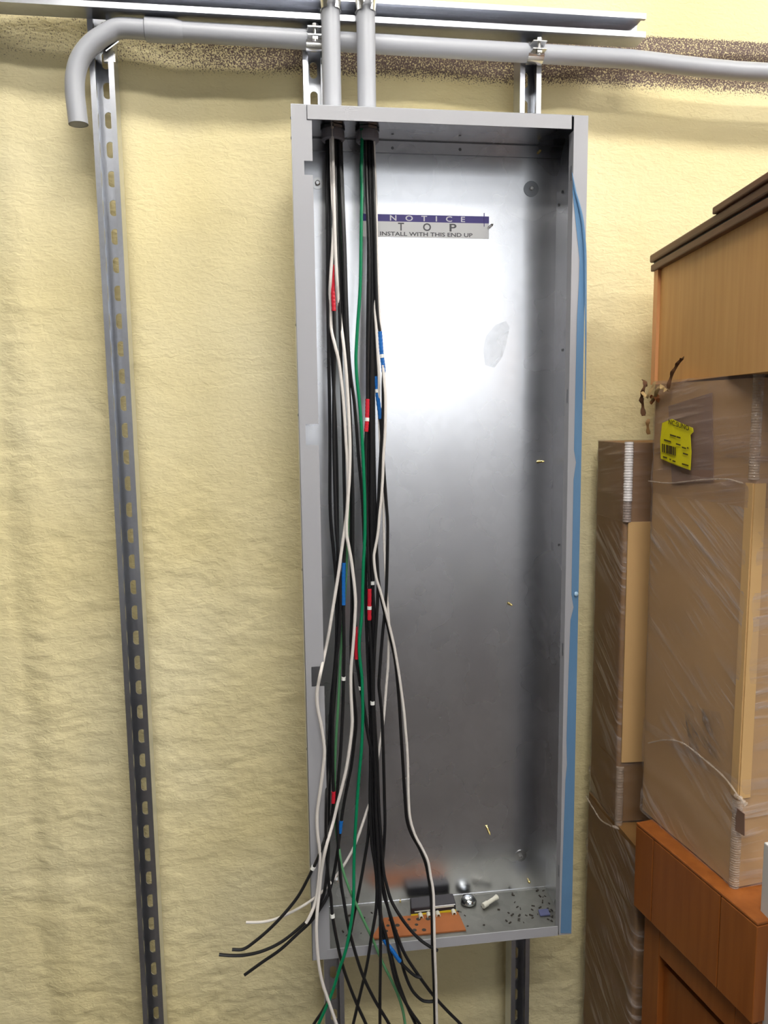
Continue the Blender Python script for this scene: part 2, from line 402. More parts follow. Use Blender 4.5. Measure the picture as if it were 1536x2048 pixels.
for i, (lx, ly) in enumerate(((.05, -1.25), (2.2, -1.25), (.05, -2.3), (2.2, -2.3))):
    t = thing('ceiling_light', ['long ceiling light fixture nearest the foam wall, left row', 'long ceiling light fixture nearest the foam wall, right row',
              'long ceiling light fixture toward the window, left row', 'long ceiling light fixture toward the window, right row'][i], 'ceiling light', (lx, ly, RZ - .09), 'ceiling light fixtures')
    MB().box(lx - .65, lx + .65, ly - .16, ly + .16, RZ - .06, RZ).build('housing', M['fixture'], t)
    MB().box(lx - .62, lx + .62, ly - .14, ly + .14, RZ - .09, RZ - .061).build('diffuser', M['tube'], t)

# ================================================================== STRUT CHANNELS
SW, ST = .0413, .0026
def strut_mesh(length, slots=True, pitch=.0508, first=.02):
    """local frame: runs along +L, open side toward -y, back plate at y=0; cross axis c"""
    m = MB(); h = SW / 2
    # section polygon (c, y) of the U with in-turned lips
    sec = [(-h, 0), (-h, -SW), (-h + .0095, -SW), (-h + .0095, -SW + .0075), (-h + .0095 - ST, -SW + .0075), (-h + .0095 - ST, -SW + ST), (-h + ST, -SW + ST), (-h + ST, -ST)]
    for sgn in (1, -1):
        v = [(sgn * c, y, l) for l in (0, length) for c, y in sec]; n = len(sec)
        f = [(i, (i + 1) % n, (i + 1) % n + n, i + n) for i in range(n)] + [tuple(range(n)), tuple(range(n, 2 * n))]
        m.add(v, f)
    a = h - ST; sw, sh = .0071, .0143
    z = 0
    def plate(z0, z1):
        m.box(-a, a, -ST, 0, z0, z1)
    if not slots:
        plate(0, length); return m
    k = 0
    while first + k * pitch + pitch < length:
        z0 = first + k * pitch
        if k == 0: plate(0, z0)
        zc = z0 + pitch / 2
        inner = []; outer = []
        N = 16
        for i in range(N):
            t = 2 * math.pi * (i + .5) / N
            cx, sy = math.cos(t), math.sin(t)
            inner.append((sw * cx, zc + (sh - sw) * (1 if sy > 0 else -1) + sw * sy))
            q = max(abs(cx) / a, abs(sy) / (pitch / 2)); outer.append((cx / q, zc + sy / q))
        # snap four outer points to the corners
        for sx in (-1, 1):
            for sz in (-1, 1):
                j = min(range(N), key=lambda i: (outer[i][0] - sx * a) ** 2 + (outer[i][1] - zc - sz * pitch / 2) ** 2)
                outer[j] = (sx * a, zc + sz * pitch / 2)
        v = [(c, y, l) for y in (-ST, 0) for ring in (outer, inner) for c, l in ring]
        f = []
        for i in range(N):
            j = (i + 1) % N
            f += [(i, j, N + j, N + i), (2 * N + i, 3 * N + i, 3 * N + j, 2 * N + j), (N + i, N + j, 3 * N + j, 3 * N + i)]
        m.add(v, f); k += 1
    plate(first + k * pitch, length)
    return m
ZT, BW, BH, YF, YB = 2.0, .5063, 1.5216, -.1896, -.043
XS = -.32535
def vstrut(x, z0, z1, label, first=.02):
    m = strut_mesh(z1 - z0, True, .0508, first)
    m.v = [(c + x, y, l + z0) for c, y, l in m.v]
    return tag(m.build('strut_channel', M['strut'], base=(x, 0, z0), fix=False), label, 'strut', 'zinc strut channels on the foam wall')
HZ0 = 2.1825
ztop = HZ0 + SW
# slot tops of the left strut fall at 1.91393 - k*0.0508
z0 = .0
fst = (1.91393 - .0111 - 0.0508 + .0508 * 40 - z0) % .0508
vstrut(XS, z0, ztop, 'long slotted zinc strut channel standing alone at left, top behind the grey conduit bend', fst)
vstrut(.0465, z0, ztop, 'slotted zinc strut channel behind the left side of the metal box', fst)
vstrut(.452, z0, ztop, 'slotted zinc strut channel behind the right side of the metal box', fst)
m = strut_mesh(.6575 + 1.6, False)
m.v = [(-1.6 + l, y - SW, HZ0 + SW / 2 + c) for c, y, l in m.v]
tag(m.build('strut_channel', M['strut'], fix=False), 'level zinc strut channel across the top, open side facing out', 'strut', 'zinc strut channels on the foam wall')

# ================================================================== CONDUITS
CR = .0164
path = [Py(x, y, -.0585) for x, y in [(157, 249), (153, 215), (150, 186), (151, 150), (161, 117), (183, 89), (213, 68), (241, 60), (291, 57)]]
path[-1][2] = path[-2][2] = 2.1622
sp_ = smooth_path(path, 8)
cond = thing('bent_conduit', 'grey plastic conduit along the wall, bent down at its open left end', 'conduit', (path[0][0], -.0585, path[0][2]))
mb = MB(); mb.tube(sp_, CR, 24, cap=False)
# the hollow end: wall thickness and a bore
e0 = Vector(sp_[0]); dr = (Vector(sp_[3]) - e0).normalized()
mb.lathe([(CR, 0), (CR - .0032, 0), (CR - .0032, .06)], e0, dr, 24)
mb.build('elbow', M['pvc'], cond, smooth=True)
MB().lathe([(CR - .0034, .045), (.0001, .045)], e0, dr, 24).build('bore', M['black_pl'], cond)
run = [(path[-1][0], -.0585, 2.1622), (.0, -.0585, 2.1597), (.30, -.0585, 2.1565), (.58, -.0585, 2.1545), (.655, -.0585, 2.153), (.74, -.0585, 2.1478), (.83, -.0585, 2.1437), (.93, -.0585, 2.1425), (1.6, -.0585, 2.142)]
MB().tube(smooth_path(run, 8), CR, 24).build('straight_run', M['pvc'], cond, smooth=True)
cx0 = path[-1][0]
bl = MB(); bl.tube([(cx0 - .001, -.0585, 2.1622), (cx0 + .0005, -.0585, 2.1622), (cx0 + .048, -.0585, 2.1617), (cx0 + .062, -.0585, 2.1615), (cx0 + .066, -.0585, 2.1615)], [CR + .0005, CR + .0032, CR + .0032, CR + .0008, CR - .001], 24)
bl.build('coupling', M['pvc'], cond, smooth=True)

def arc_band(m, c, ax, u, v, r, a0, a1, width, th, n=16):
    """curved strap about axis ax"""
    c, ax, u, v = map(np.array, (c, ax, u, v)); V = []; F = []
    for i in range(n + 1):
        a = a0 + (a1 - a0) * i / n; d = u * math.cos(a) + v * math.sin(a)
        for rr in (r, r + th):
            for s in (-.5, .5): V.append(c + d * rr + ax * width * s)
    for i in range(n):
        b0, b1 = 4 * i, 4 * i + 4
        F += [(b0, b0 + 1, b1 + 1, b1), (b0 + 2, b1 + 2, b1 + 3, b0 + 3), (b0, b1, b1 + 2, b0 + 2), (b0 + 1, b0 + 3, b1 + 3, b1 + 1)]
    F += [(0, 2, 3, 1), (4 * n, 4 * n + 1, 4 * n + 3, 4 * n + 2)]
    m.add(V, F)
def pipe_clamp(c, ax, up, label):
    """two-piece strap clamp: pipe along ax, halves on +up/-up, ears meet in front (-y), bolt runs along up"""
    c = np.array(c); ax = np.array(ax, float); up = np.array(up, float); fr_ = np.array((0, -1., 0))
    t = thing('pipe_clamp', label, 'clamp', c - np.array((0, 0, .02)), 'zinc pipe clamps on the conduits')
    wd = .030
    for s in (1, -1):
        m_ = MB()
        arc_band(m_, c, ax, -fr_, up * s, CR + .0004, math.radians(35), math.radians(158), wd, .0018)
        # leg into the strut and ear to the front
        def slab(o, e1, l1, e2, l2, e3, l3):
            V = [o + e1 * a * l1 + e2 * b_ * l2 + e3 * d * l3 for a in (-.5, .5) for b_ in (-.5, .5) for d in (-.5, .5)]
            m_.add(V, [(0, 1, 3, 2), (4, 6, 7, 5), (0, 4, 5, 1), (2, 3, 7, 6), (0, 2, 6, 4), (1, 5, 7, 3)])
        slab(c + fr_ * (CR + .0085) + up * s * .0065, ax, wd * .86, fr_, .02, up, .0018)
        slab(c - fr_ * (CR - .001) + up * s * .0105, ax, wd, fr_, .010, up, .0018)
        m_.build('clamp_half', M['zinc'], t)
    b1 = MB(); o = c + fr_ * (CR + .012)
    b1.lathe([(.003, -.0155), (.003, .0135)], o, up, 12)
    b1.build('bolt_shank', M['zinc'], t)
    MB().lathe([(.0062, .0080), (.0062, .0125), (.004, .0138)], o, up, 6).build('bolt_head', M['zinc'], t)
    MB().lathe([(.0062, -.0125), (.0062, -.0078)], o, up, 4).build('nut', M['zinc'], t)
    return t
pipe_clamp((.0465, -.0585, 2.1592), (1, 0, 0), (0, 0, 1), 'zinc pipe clamp holding the level conduit, beside the two upright conduits')
pipe_clamp((.452, -.0585, 2.1555), (1, 0, 0), (0, 0, 1), 'zinc pipe clamp holding the level conduit above the right of the box')
cs = MB(); q = Py(210, 72, -.0585)
arc_band(cs, q, (.8, 0, .6), (0, 1, 0), (.6, 0, -.8), CR + .0004, math.radians(-60), math.radians(75), .028, .0018)
cs.box(q[0] - .008, q[0] + .012, -.041, -.0335, q[2] - .034, q[2] - .016)
tag(cs.build('conduit_strap', M['zinc']), 'small zinc strap hooked behind the conduit bend in the left strut', 'strap')
for i, (vx, lab, z) in enumerate(((.0733, 'left', 1.9885), (.1345, 'right', 1.9850))):
    yc = -.0995
    t = thing('upright_conduit', f'straight grey plastic conduit dropping into the box top, {lab} one of the pair', 'conduit', (vx, yc, z), 'upright conduits entering the box')
    MB().tube([(vx, yc, ZT + .001), (vx, yc, 2.6)], CR, 24).build('pipe', M['pvc'], t, smooth=True)
    MB().lathe([(CR + .0006, .001), (CR + .0030, .001), (CR + .0030, .02), (CR + .0006, .021)], (vx, yc, ZT), (0, 0, 1), 24).build('hub', M['pvc'], t, smooth=True)
    MB().lathe([(.0135, -.001), (.0215, -.001), (.0215, -.0055), (.0135, -.0055)], (vx, yc, ZT - .0015), (0, 0, 1), 8).build('locknut', M['darksteel'], t)
    MB().lathe([(.0135, -.0055), (.0185, -.0055), (.0185, -.009), (.0205, -.0095), (.0205, -.022), (.018, -.0245), (.0140, -.0245), (.0135, -.012)], (vx, yc, ZT - .0015), (0, 0, 1), 24).build('bushing', M['bush'], t, smooth=True)
    pipe_clamp((vx, yc, HZ0 + SW / 2), (0, 0, 1), (1, 0, 0), f'zinc pipe clamp holding the {lab} upright conduit to the top strut')

# ================================================================== THE ELECTRICAL BOX
ZB = ZT - BH
box = thing('panel_enclosure', 'tall open galvanised electrical panel box with grey painted front flanges', 'electrical box', (BW / 2, YB, ZB))
g = M['galv']; TH = .0016
MB().box(0, BW, YB - TH, YB, ZB, ZT).build('back_panel', g, box)
for nm, zz0, zz1 in (('top_wall', ZT - TH, ZT), ('bottom_wall', ZB, ZB + TH)):
    MB().box(0, BW, YF + .001, YB - TH, zz0, zz1).build(nm, g if nm[0] == 't' else M['galvfloor'], box)
MB().box(0, TH, YF + .001, YB - TH, ZB + TH, ZT - TH).build('side_wall', g, box)
MB().box(BW - TH, BW, YF + .001, YB - TH, ZB + TH, ZT - TH).build('side_wall', g, box)
MB().box(TH, BW - TH, YB - TH - .0014, YB - TH, ZT - .024, ZT - TH).build('end_wall_flange', g, box)
MB().box(TH, BW - TH, YB - TH - .0014, YB - TH, ZB + TH, ZB + .006).build('end_wall_flange', g, box)
MB().box(BW - TH - .0012, BW - TH, YF + .02, YF + .060, ZB + TH, ZT - TH - .001).build('side_wall_flange', g, box)
# front flanges (left one notched)
def zat(px, py): return Py(px, py, YF)[2]
LWd = .0325
notch = [(zat(608, 350), zat(608, 322), .014), (zat(620, 890), zat(620, 848), .0225), (zat(628, 1373), zat(628, 1333), .0225)]
poly = [(0, ZB), (0, ZT), (LWd, ZT)]
for zl, zh, nw in notch:
    poly += [(LWd, zh), (LWd - nw, zh), (LWd - nw, zl), (LWd, zl)]
poly += [(LWd, ZB)]
fl = MB(); n = len(poly)
# triangulate the notched strip as stacked boxes so it stays clean
fl.box(0, .0242, YF - TH, YF, ZT - .0246, ZT - .0012)
zc = ZT - .0246
for zl, zh, nw in notch:
    fl.box(0, LWd, YF - TH, YF, zh, zc); fl.box(0, LWd - nw, YF - TH, YF, zl, zh); zc = zl
fl.box(0, LWd, YF - TH, YF, ZB, zc)
fl.build('front_flange', M['grey'], box)
RWd = .0255
MB().box(BW - RWd, BW, YF - TH, YF, ZB, ZT).build('front_flange', M['grey'], box)
MB().box(BW - RWd, BW - RWd + TH, YF, YF + .020, ZB + .004, ZT - .0245).build('flange_return', M['grey'], box)
MB().box(.0255, BW - RWd - .005, YF - TH * 2.2, YF - TH - .0002, ZT - .0235, ZT - .0015).build('front_flange', M['grey'], box)
MB().box(.0280, BW - RWd - .003, YF - TH * 2.2, YF - TH - .0002, ZB + .001, ZB + .0205).build('front_flange', M['grey'], box)
for py in (345, 790, 1295, 1735):
    a = Py(1140, py, YF + .01)
    MB().box(BW - RWd - .0004, BW - RWd, YF + .005, YF + .009, a[2] - .014, a[2] + .010).build('slot', M['darksteel'], box)
MB().box(0, BW - RWd - .001, YF - TH, YF, ZT - .0011, ZT).build('rim_shade', M['darksteel'], box)  # dark strip painted in for the shade along the top edge
MB().box(-.0012, -.0001, YF - TH, YF + .012, ZB, ZT).build('rim_shade', M['darksteel'], box)  # dark strip painted in for the shadowed outer side wall
MB().box(TH, BW - TH, YB - TH - .0022, YB - TH - .0014, ZT - TH - .0016, ZT - TH).build('seam', M['darksteel'], box)
MB().box(TH, BW - TH, YB - TH - .0016, YB - TH, ZT - .0250, ZT - .0240).build('seam', M['darksteel'], box)
# rivets on the outer left side
for py in (236, 276, 650, 830, 1140, 1500):
    c = Py(583, py, YF + .02)
    MB().lathe([(.003, 0), (.003, .001), (.0015, .0022)], (0, YF + .02, c[2]), (-1, 0, 0), 8).build('rivet', M['darksteel'], box)
# mounting bolts with washers
for px, py, wr, hr, mt in ((635, 367, .0105, .0048, 'zinc'), (1062, 378, .0145, .0042, 'darksteel'), (1041, 1711, .0125, .0042, 'zinc'), (672, 1760, .0115, .0045, 'zinc')):
    c = Py(px, py, YB - TH)
    bo = MB().lathe([(hr, .0016), (hr, .0058), (hr * .7, .0066)], c, (0, -1, 0), 6).build('mounting_bolt', M['zinc'], box)
    MB().lathe([(.002, 0), (wr, 0), (wr, .0014), (.002, .0014)], c, (0, -1, 0), 24).build('washer', M[mt], bo)
# spot welds / dimples on the end flange and side wall
for px, py in ((785, 268), (785, 296), (920, 271), (920, 299)):
    c = Py(px, py, YB - TH - .0014) if py > 285 else Pz(px, py, ZT - TH)
    ax = (0, -1, 0) if py > 285 else (0, 0, -1)
    MB().lathe([(.0028, 0), (.0022, .0005)], c, ax, 10).build('spot_weld', M['darksteel'], box)
for px, py in ((1124, 384), (1117, 410), (1124, 700), (1117, 1090)):
    c = Px(px, py, BW - TH - .0012)
    MB().lathe([(.0030, 0), (.0022, .0005)], c, (-1, 0, 0), 10).build('spot_weld', M['darksteel'], box)
# screws whose points come through the back
for px, py, d, L, mt in ((976, 456, (.5, -.8, .35), .014, 'zinc'), (1074, 924, (.75, -.66, .1), .016, 'brass'), (1016, 1206, (.5, -.75, -.25), .012, 'brass'), (973, 1652, (.2, -.75, -.6), .02, 'brass'), (1075, 307, (.4, -.8, .4), .010, 'brass'), (1058, 1764, (-.2, -.9, .5), .010, 'brass')):
    c = Py(px, py, YB - TH); d = Vector(d).normalized()
    MB().lathe([(.0024, 0), (.0027, L * .25), (.0021, L * .3), (.0027, L * .5), (.0021, L * .55), (.0026, L * .75), (.0006, L)], c, d, 10).build('screw_point', M[mt], box)
# the notice label
yl = YB - TH - .0004
A_ = Py(723, 427, yl); B_ = Py(978, 433, yl); C_ = Py(978, 478, yl); mid = Py(978, 447, yl)
lx0, lx1, lz1, lz0, lzm = A_[0], B_[0], B_[2], C_[2], mid[2]
nl = MB().box(lx0, lx1, yl, YB - TH, lz0, lz1).build('notice_label', M['label'], box)
MB().box(lx0, lx1, yl - .0001, yl, lzm, lz1).build('label_band', M['labelblue'], nl)
def ztext(body, px0, px1, zc, h, mat, sp=1.0):
    a = Py(px0, 455, yl)[0]; b_ = Py(px1, 455, yl)[0]
    text_mesh(body, 'lettering', mat, nl, (a, yl - .0003, zc - h / 2), (1, 0, 0), (0, 0, 1), b_ - a, h, space=sp)
ztext('N   O   T   I   C   E', 780, 930, (lzm + lz1) / 2, (lz1 - lzm) * .78, M['inkwhite'], 1.0)
for ch, a, b_ in (('T', 796, 808), ('O', 846, 862), ('P', 899, 913)): ztext(ch, a, b_, lz0 + (lzm - lz0) * .68, (lzm - lz0) * .50, M['ink'])
ztext('INSTALL WITH THIS END UP', 760, 945, lz0 + (lzm - lz0) * .22, (lzm - lz0) * .26, M['ink'])
MB().box(lx1 - .010, lx1 - .009, yl - .0012, yl, lzm - .006, lz1 + .006).build('label_tear', M['labelblue'], nl)
# faint smears on the bare metal
for q in ([(966, 700), (972, 672), (990, 650), (1012, 642), (1019, 655), (1012, 690), (1004, 715), (988, 736), (970, 730)],):
    MB().prism([Py(x, y, YB - TH) for x, y in q], (0, -.00025, 0)).build('smear', M['smear'], box)
# peeling blue film over the right flange
yfm = YF - TH - .0006
outl = [(1146, 352), (1152, 380), (1158, 405), (1163, 430), (1167, 455), (1171, 500), (1172, 620), (1172, 760), (1170, 900), (1168, 1060), (1163, 1300), (1156, 1500), (1150, 1640), (1146, 1760), (1142, 1866),
        (1121, 1866), (1124, 1760), (1128, 1640), (1131, 1560), (1134, 1530), (1133, 1480), (1137, 1350), (1141, 1240), (1147, 1215), (1143, 1190), (1144, 1120), (1147, 960), (1152, 925), (1148, 900), (1151, 760), (1154, 640), (1158, 560), (1159, 520), (1155, 480), (1150, 430), (1145, 385)]
pts = [Py(x, y, yfm) for x, y in outl]
for p in pts: p[0] = min(p[0], BW - .0004)
MB().prism(pts, (0, -.0004, 0)).build('protective_film', M['bluefilm'], box)
edge = smooth_path([Py(x, y, yfm - .003) for x, y in [(1144, 345), (1150, 380), (1158, 410), (1165, 445), (1170, 500), (1171, 560), (1171.5, 680), (1170.5, 800)]], 5)
MB().tube(edge, [.0006 + .0022 * math.sin(math.pi * i / (len(edge) - 1)) for i in range(len(edge))], 8).build('film_roll', M['bluefilm'], box, smooth=True)
bl_ = Py(1152, 1188, yfm - .001)
MB().lathe([(.0001, 0), (.004, .0), (.0045, .001), (.003, .002), (.0001, .0025)], bl_, (.2, -1, .2), 9).build('film_blister', M['film_edge'], box)

# ================================================================== WIRES
DB = [(240, -.0995), (300, -.102), (400, -.112), (800, -.128), (1200, -.148), (1600, -.168), (1740, -.186), (1830, -.206), (1900, -.217), (2200, -.225)]
def base_depth(py):
    return float(np.interp(py, [a for a, _ in DB], [b_ for _, b_ in DB]))
WR = .0030
def wire(name, color, label, pts, off=0.0, r=WR, tapes=(), marks=(), top=True):
    """pts: (px, py[, extra depth]); tapes: (py0, py1, colour); marks: py of white ring markers"""
    P = []
    ptsd = [(p[0], p[1], (p[2] if len(p) > 2 else 0)) for p in pts]
    W3 = []
    for px, py, ex in ptsd:
        y = base_depth(py) + off + ex
        fl_x = np.interp(py, [200, 1920], [628, 660])
        if py > 1180 and px < fl_x: y = min(y, -.2015 + off * .6)
        q = Py(px, py, y); W3.append(list(q) + [py])
    if top:
        q = W3[0]; W3.insert(0, [q[0], q[1], q[2] + .05, 200])
    S = smooth_path(W3, 5)
    C3, pys = S[:, :3], S[:, 3]
    e = C3[-1]
    t = thing(name, label, 'wire', (e[0], e[1], C3[:, 2].min()), 'wires hanging from the conduits')
    MB().tube(C3, r, 8).build('insulation', M[color], t, smooth=True)
    for a, b_, col in tapes:
        idx = [i for i in range(len(pys)) if a - 14 <= pys[i] <= b_ + 14]
        if len(idx) < 2: continue
        fine = smooth_path(np.hstack([C3[idx], pys[idx][:, None]]), 4)
        seg = [p[:3] for p in fine if a <= p[3] <= b_]
        if len(seg) >= 2:
            MB().tube(seg, [r + .0006 + .0005 * (0.5 + .5 * math.sin(i * 1.7)) for i in range(len(seg))], 8).build('tape_band', M[col], t, smooth=True)
    for a in marks:
        i = int(np.argmin(np.abs(pys - a))); i = min(max(i, 1), len(pys) - 2)
        d = Vector(C3[i + 1] - C3[i - 1]).normalized()
        MB().lathe([(r, -.0032), (r + .0012, -.0032), (r + .0012, .0032), (r, .0032)], C3[i], d, 10).build('wire_marker', M['marker'], t)
    return t
# --- bundle from the left conduit
wire('electrical_wire', 'white', 'white wire bulging out over the left flange of the box at mid height',
     [(662, 285), (663, 340), (665, 400), (668, 440), (665, 500), (661, 560), (660, 590, .008), (661, 630, .014), (664, 665, .004), (671, 695), (678, 725), (685, 780), (689, 830), (692, 880), (695, 930), (696, 970), (694, 1020), (690, 1055), (684, 1095), (678, 1140), (671, 1185), (665, 1222), (658, 1265), (650, 1305), (642, 1342), (636, 1372), (634, 1395), (636, 1419), (642, 1448), (647, 1480), (649, 1508), (645, 1548), (640, 1585), (635, 1620), (634, 1645), (636, 1675), (640, 1709), (638, 1755), (631, 1803), (620, 1832), (612, 1846)], -.012)
wire('electrical_wire', 'white', 'white wire crossing the lower left corner of the box and leaving the picture below it',
     [(665, 287), (667, 360), (669, 430), (671, 500), (674, 560), (676, 592, .008), (681, 640, .014), (687, 688, .004), (692, 740), (696, 800), (699, 860), (700, 900), (699, 950), (696, 1000), (693, 1060), (697, 1090), (702, 1117), (706, 1147), (710, 1185), (711, 1212), (709, 1253), (706, 1293), (702, 1342), (702, 1386), (703.5, 1419), (704, 1452), (699, 1497), (692, 1540), (682, 1582), (674, 1612), (666, 1646), (652, 1695), (643, 1741), (638, 1790), (634, 1829), (633, 1867), (637, 1923), (645, 1966), (659, 2008), (672, 2046), (690, 2100)], -.016)
wire('electrical_wire', 'black', 'outermost left black wire of the left bundle, white marker ring above the box floor',
     [(654, 285), (654.5, 400), (655, 500), (655.5, 600), (657, 700), (659, 800), (660, 900), (660, 1000), (663, 1060), (668, 1110), (673, 1180), (673, 1280), (669, 1340), (663, 1400), (659, 1470), (656, 1540), (653, 1600), (652, 1660), (654, 1720), (657, 1760), (662, 1797), (665, 1832), (673, 1878), (684, 1927), (698, 1969), (715, 2011), (731, 2046), (750, 2090)], -.002, marks=(1832,))
wire('electrical_wire', 'black', 'black wire flung out to the left, its tip farthest left of all',
     [(658, 285), (658.5, 400), (659.5, 520), (661, 640), (666, 750), (671, 850), (674, 950), (675, 1050), (676, 1150), (675, 1250), (673, 1330), (667, 1420), (662, 1490), (659, 1560), (657, 1640), (657, 1700), (653, 1755), (645, 1795), (627, 1827), (596, 1858), (561, 1885), (525, 1902), (490, 1910), (462, 1911), (438, 1909)], .004)
wire('electrical_wire', 'black', 'black wire flung out to the left, the lowest of the three black tips',
     [(672, 285), (676, 400), (680, 500), (684, 600), (690, 700), (697, 800), (702, 900), (703, 1000), (702, 1100), (704, 1200), (702, 1297), (706, 1370), (711, 1420), (712, 1450), (709, 1481), (703, 1530), (696, 1565), (689, 1601), (682, 1646), (677, 1690), (671, 1730), (664, 1765), (652, 1798), (624, 1840), (596, 1867), (561, 1899), (525, 1924), (489, 1950)], .002, tapes=((1640, 1668, 'tapeblue'),))
wire('electrical_wire', 'black', 'black wire with red tape bands, flung left with a marker ring beside the flange',
     [(666, 287), (668, 400), (668, 470), (665, 530), (666, 580), (668, 625), (669, 690), (668, 760), (667, 850), (669, 950), (672, 1050), (678, 1120), (681, 1200), (677, 1280), (669, 1350), (666, 1397), (665, 1486), (666, 1552), (667, 1595), (662, 1640), (646, 1690), (631, 1727), (626, 1736), (617, 1755), (596, 1793), (568, 1828), (540, 1857), (511, 1882), (487, 1898), (464, 1899)], -.008, tapes=((530, 623, 'tapered'), (1582, 1608, 'tapered')), marks=(1736,))
wire('electrical_wire', 'black', 'black wire with a long blue tape band and a white ring below it',
     [(669, 289), (672, 400), (675, 500), (678, 580), (680, 650), (683, 760), (686, 850), (688, 950), (690, 1050), (688, 1120), (687, 1165), (687, 1210), (688, 1300), (687, 1357), (686, 1408), (684, 1452), (681, 1508), (677, 1552), (674, 1600), (675, 1660), (678, 1710), (682, 1765), (687, 1797), (694, 1839), (701, 1871), (715, 1920), (729, 1959), (750, 2001), (777, 2046), (800, 2090)], -.006, tapes=((1124, 1210, 'tapeblue'),), marks=(1357,))
wire('electrical_wire', 'dgreen', 'dull green wire slanting down across the lower part of the box',
     [(677, 290), (680, 400), (684, 500), (688, 600), (692, 700), (696, 800), (699, 950), (692, 1150), (682, 1300), (677, 1400), (671, 1500), (669, 1600), (673, 1665), (678, 1698, -.012), (684, 1734, -.012), (698, 1776, -.01), (715, 1814, -.008), (733, 1853, -.004), (745, 1878), (766, 1927), (782, 1959), (796, 1990), (805, 2018), (810, 2046), (816, 2090)], .006, r=.0026)
wire('electrical_wire', 'black', 'black wire along the right edge of the left bundle, passing behind the green wire',
     [(682, 287), (686, 400), (690, 500), (693, 600), (697, 700), (702, 756), (708, 800), (713, 855), (717, 911), (721, 955), (724, 988), (727, 1043), (729, 1100), (731, 1150), (733, 1250), (736, 1330), (740, 1420), (743, 1500), (744, 1600), (748, 1680), (752, 1740), (756, 1800), (768, 1860), (782, 1909), (796, 1962), (814, 2011), (830, 2046), (850, 2090)], .004)
wire('electrical_wire', 'black', 'black wire with one red tape band beside the white wire at mid height',
     [(679, 289), (683, 400), (687, 500), (690, 600), (694, 700), (699, 800), (703, 900), (706, 1000), (706, 1100), (708, 1180), (711, 1253), (713, 1318), (716, 1340), (721.6, 1376), (730, 1430), (737, 1475), (744, 1508), (750, 1550), (755, 1600), (758, 1660), (757, 1720), (757, 1790), (762, 1840), (771.6, 1870), (779, 1909), (789, 1955), (803, 1990), (821, 2022), (838, 2046), (860, 2080)], -.004, tapes=((1250, 1320, 'tapered'),), marks=(1376,))
# --- bundle from the right conduit
wire('electrical_wire', 'green', 'bright green wire from the right conduit, curving down to the bottom edge',
     [(724, 287), (723, 340), (724, 380), (723, 430), (722, 500), (721, 560), (719, 600), (716, 640), (713, 690), (712, 720), (714, 760), (719, 805), (723, 855), (726, 911), (728, 955), (729.5, 1000), (730, 1054), (729, 1090), (726.5, 1139), (725, 1198), (723, 1239), (719, 1278), (719, 1309), (724, 1357), (725, 1397), (725.6, 1430), (723, 1497), (719, 1541), (715, 1592), (712, 1640), (710, 1675), (708, 1722), (707.6, 1776), (706.5, 1811), (701, 1853), (691, 1902), (680, 1934), (666, 1980), (652, 2015), (638, 2046), (620, 2090)], -.012)
wire('electrical_wire', 'black', 'black wire with two red tape bands in the middle of the right bundle',
     [(731, 287), (734, 400), (738, 500), (738, 600), (736, 700), (735, 760), (735, 800), (734, 839), (732, 870), (731, 910), (731, 977), (733, 1021), (735, 1077), (737, 1132), (739, 1180), (739, 1240), (742, 1297), (744, 1344), (745, 1406), (746, 1441), (748, 1490), (751, 1552), (751, 1600), (754, 1670), (758, 1741), (760, 1776), (761, 1846), (761, 1916), (760, 1987), (760, 2046), (760, 2090)], -.008, tapes=((798, 864, 'tapered'), (1176, 1240, 'tapered')), marks=(839, 1215, 1406))
wire('electrical_wire', 'black', 'black wire in the right bundle with a white ring, sweeping left below the box',
     [(738, 285), (741, 400), (743, 500), (744, 600), (743, 700), (742, 800), (743, 900), (743, 1000), (743, 1100), (745, 1166), (748, 1220), (749, 1270), (747, 1340), (744, 1420), (742, 1500), (740, 1580), (741, 1640), (744, 1690), (750, 1730), (754, 1770), (752, 1820), (743, 1874), (733, 1934), (719, 1994), (707, 2046), (697, 2090)], -.002, marks=(1166,))
wire('electrical_wire', 'black', 'black wire with the upper blue tape band, ending at the box bottom flange',
     [(745, 287), (748, 400), (750, 470), (752, 560), (755, 630), (760, 665), (763, 705), (767, 740), (766, 770), (766, 833), (762, 900), (760, 933), (757, 999), (755, 1043), (753, 1088), (755, 1132), (756, 1176), (753, 1242), (750, 1286), (748, 1331), (747, 1386), (750, 1450), (754, 1510), (756, 1570), (759, 1635), (763, 1688), (767, 1741), (773, 1769), (782, 1800), (800, 1832), (821, 1860), (842, 1881), (863, 1895), (875, 1901)], -.006, tapes=((663, 745, 'tapeblue'),), marks=(710,))
wire('electrical_wire', 'black', 'black wire with the lower blue tape band, bowing out on the right of the bundle',
     [(742, 289), (745, 400), (747, 500), (748, 600), (749, 680), (752, 750), (755, 790), (761, 838), (764, 880), (767, 930), (772, 999), (775, 1043), (775, 1088), (773.6, 1154), (771, 1209), (767, 1250), (763, 1295), (760, 1335), (758, 1370), (761, 1400), (764, 1430), (766, 1486), (768, 1552), (769, 1600), (770, 1650), (767, 1705), (763, 1748), (766, 1783), (779, 1825), (793, 1867), (810, 1909), (835, 1948), (866, 1990), (895, 2022), (919, 2046), (960, 2090)], .004, tapes=((752, 838, 'tapeblue'),), marks=(785,))
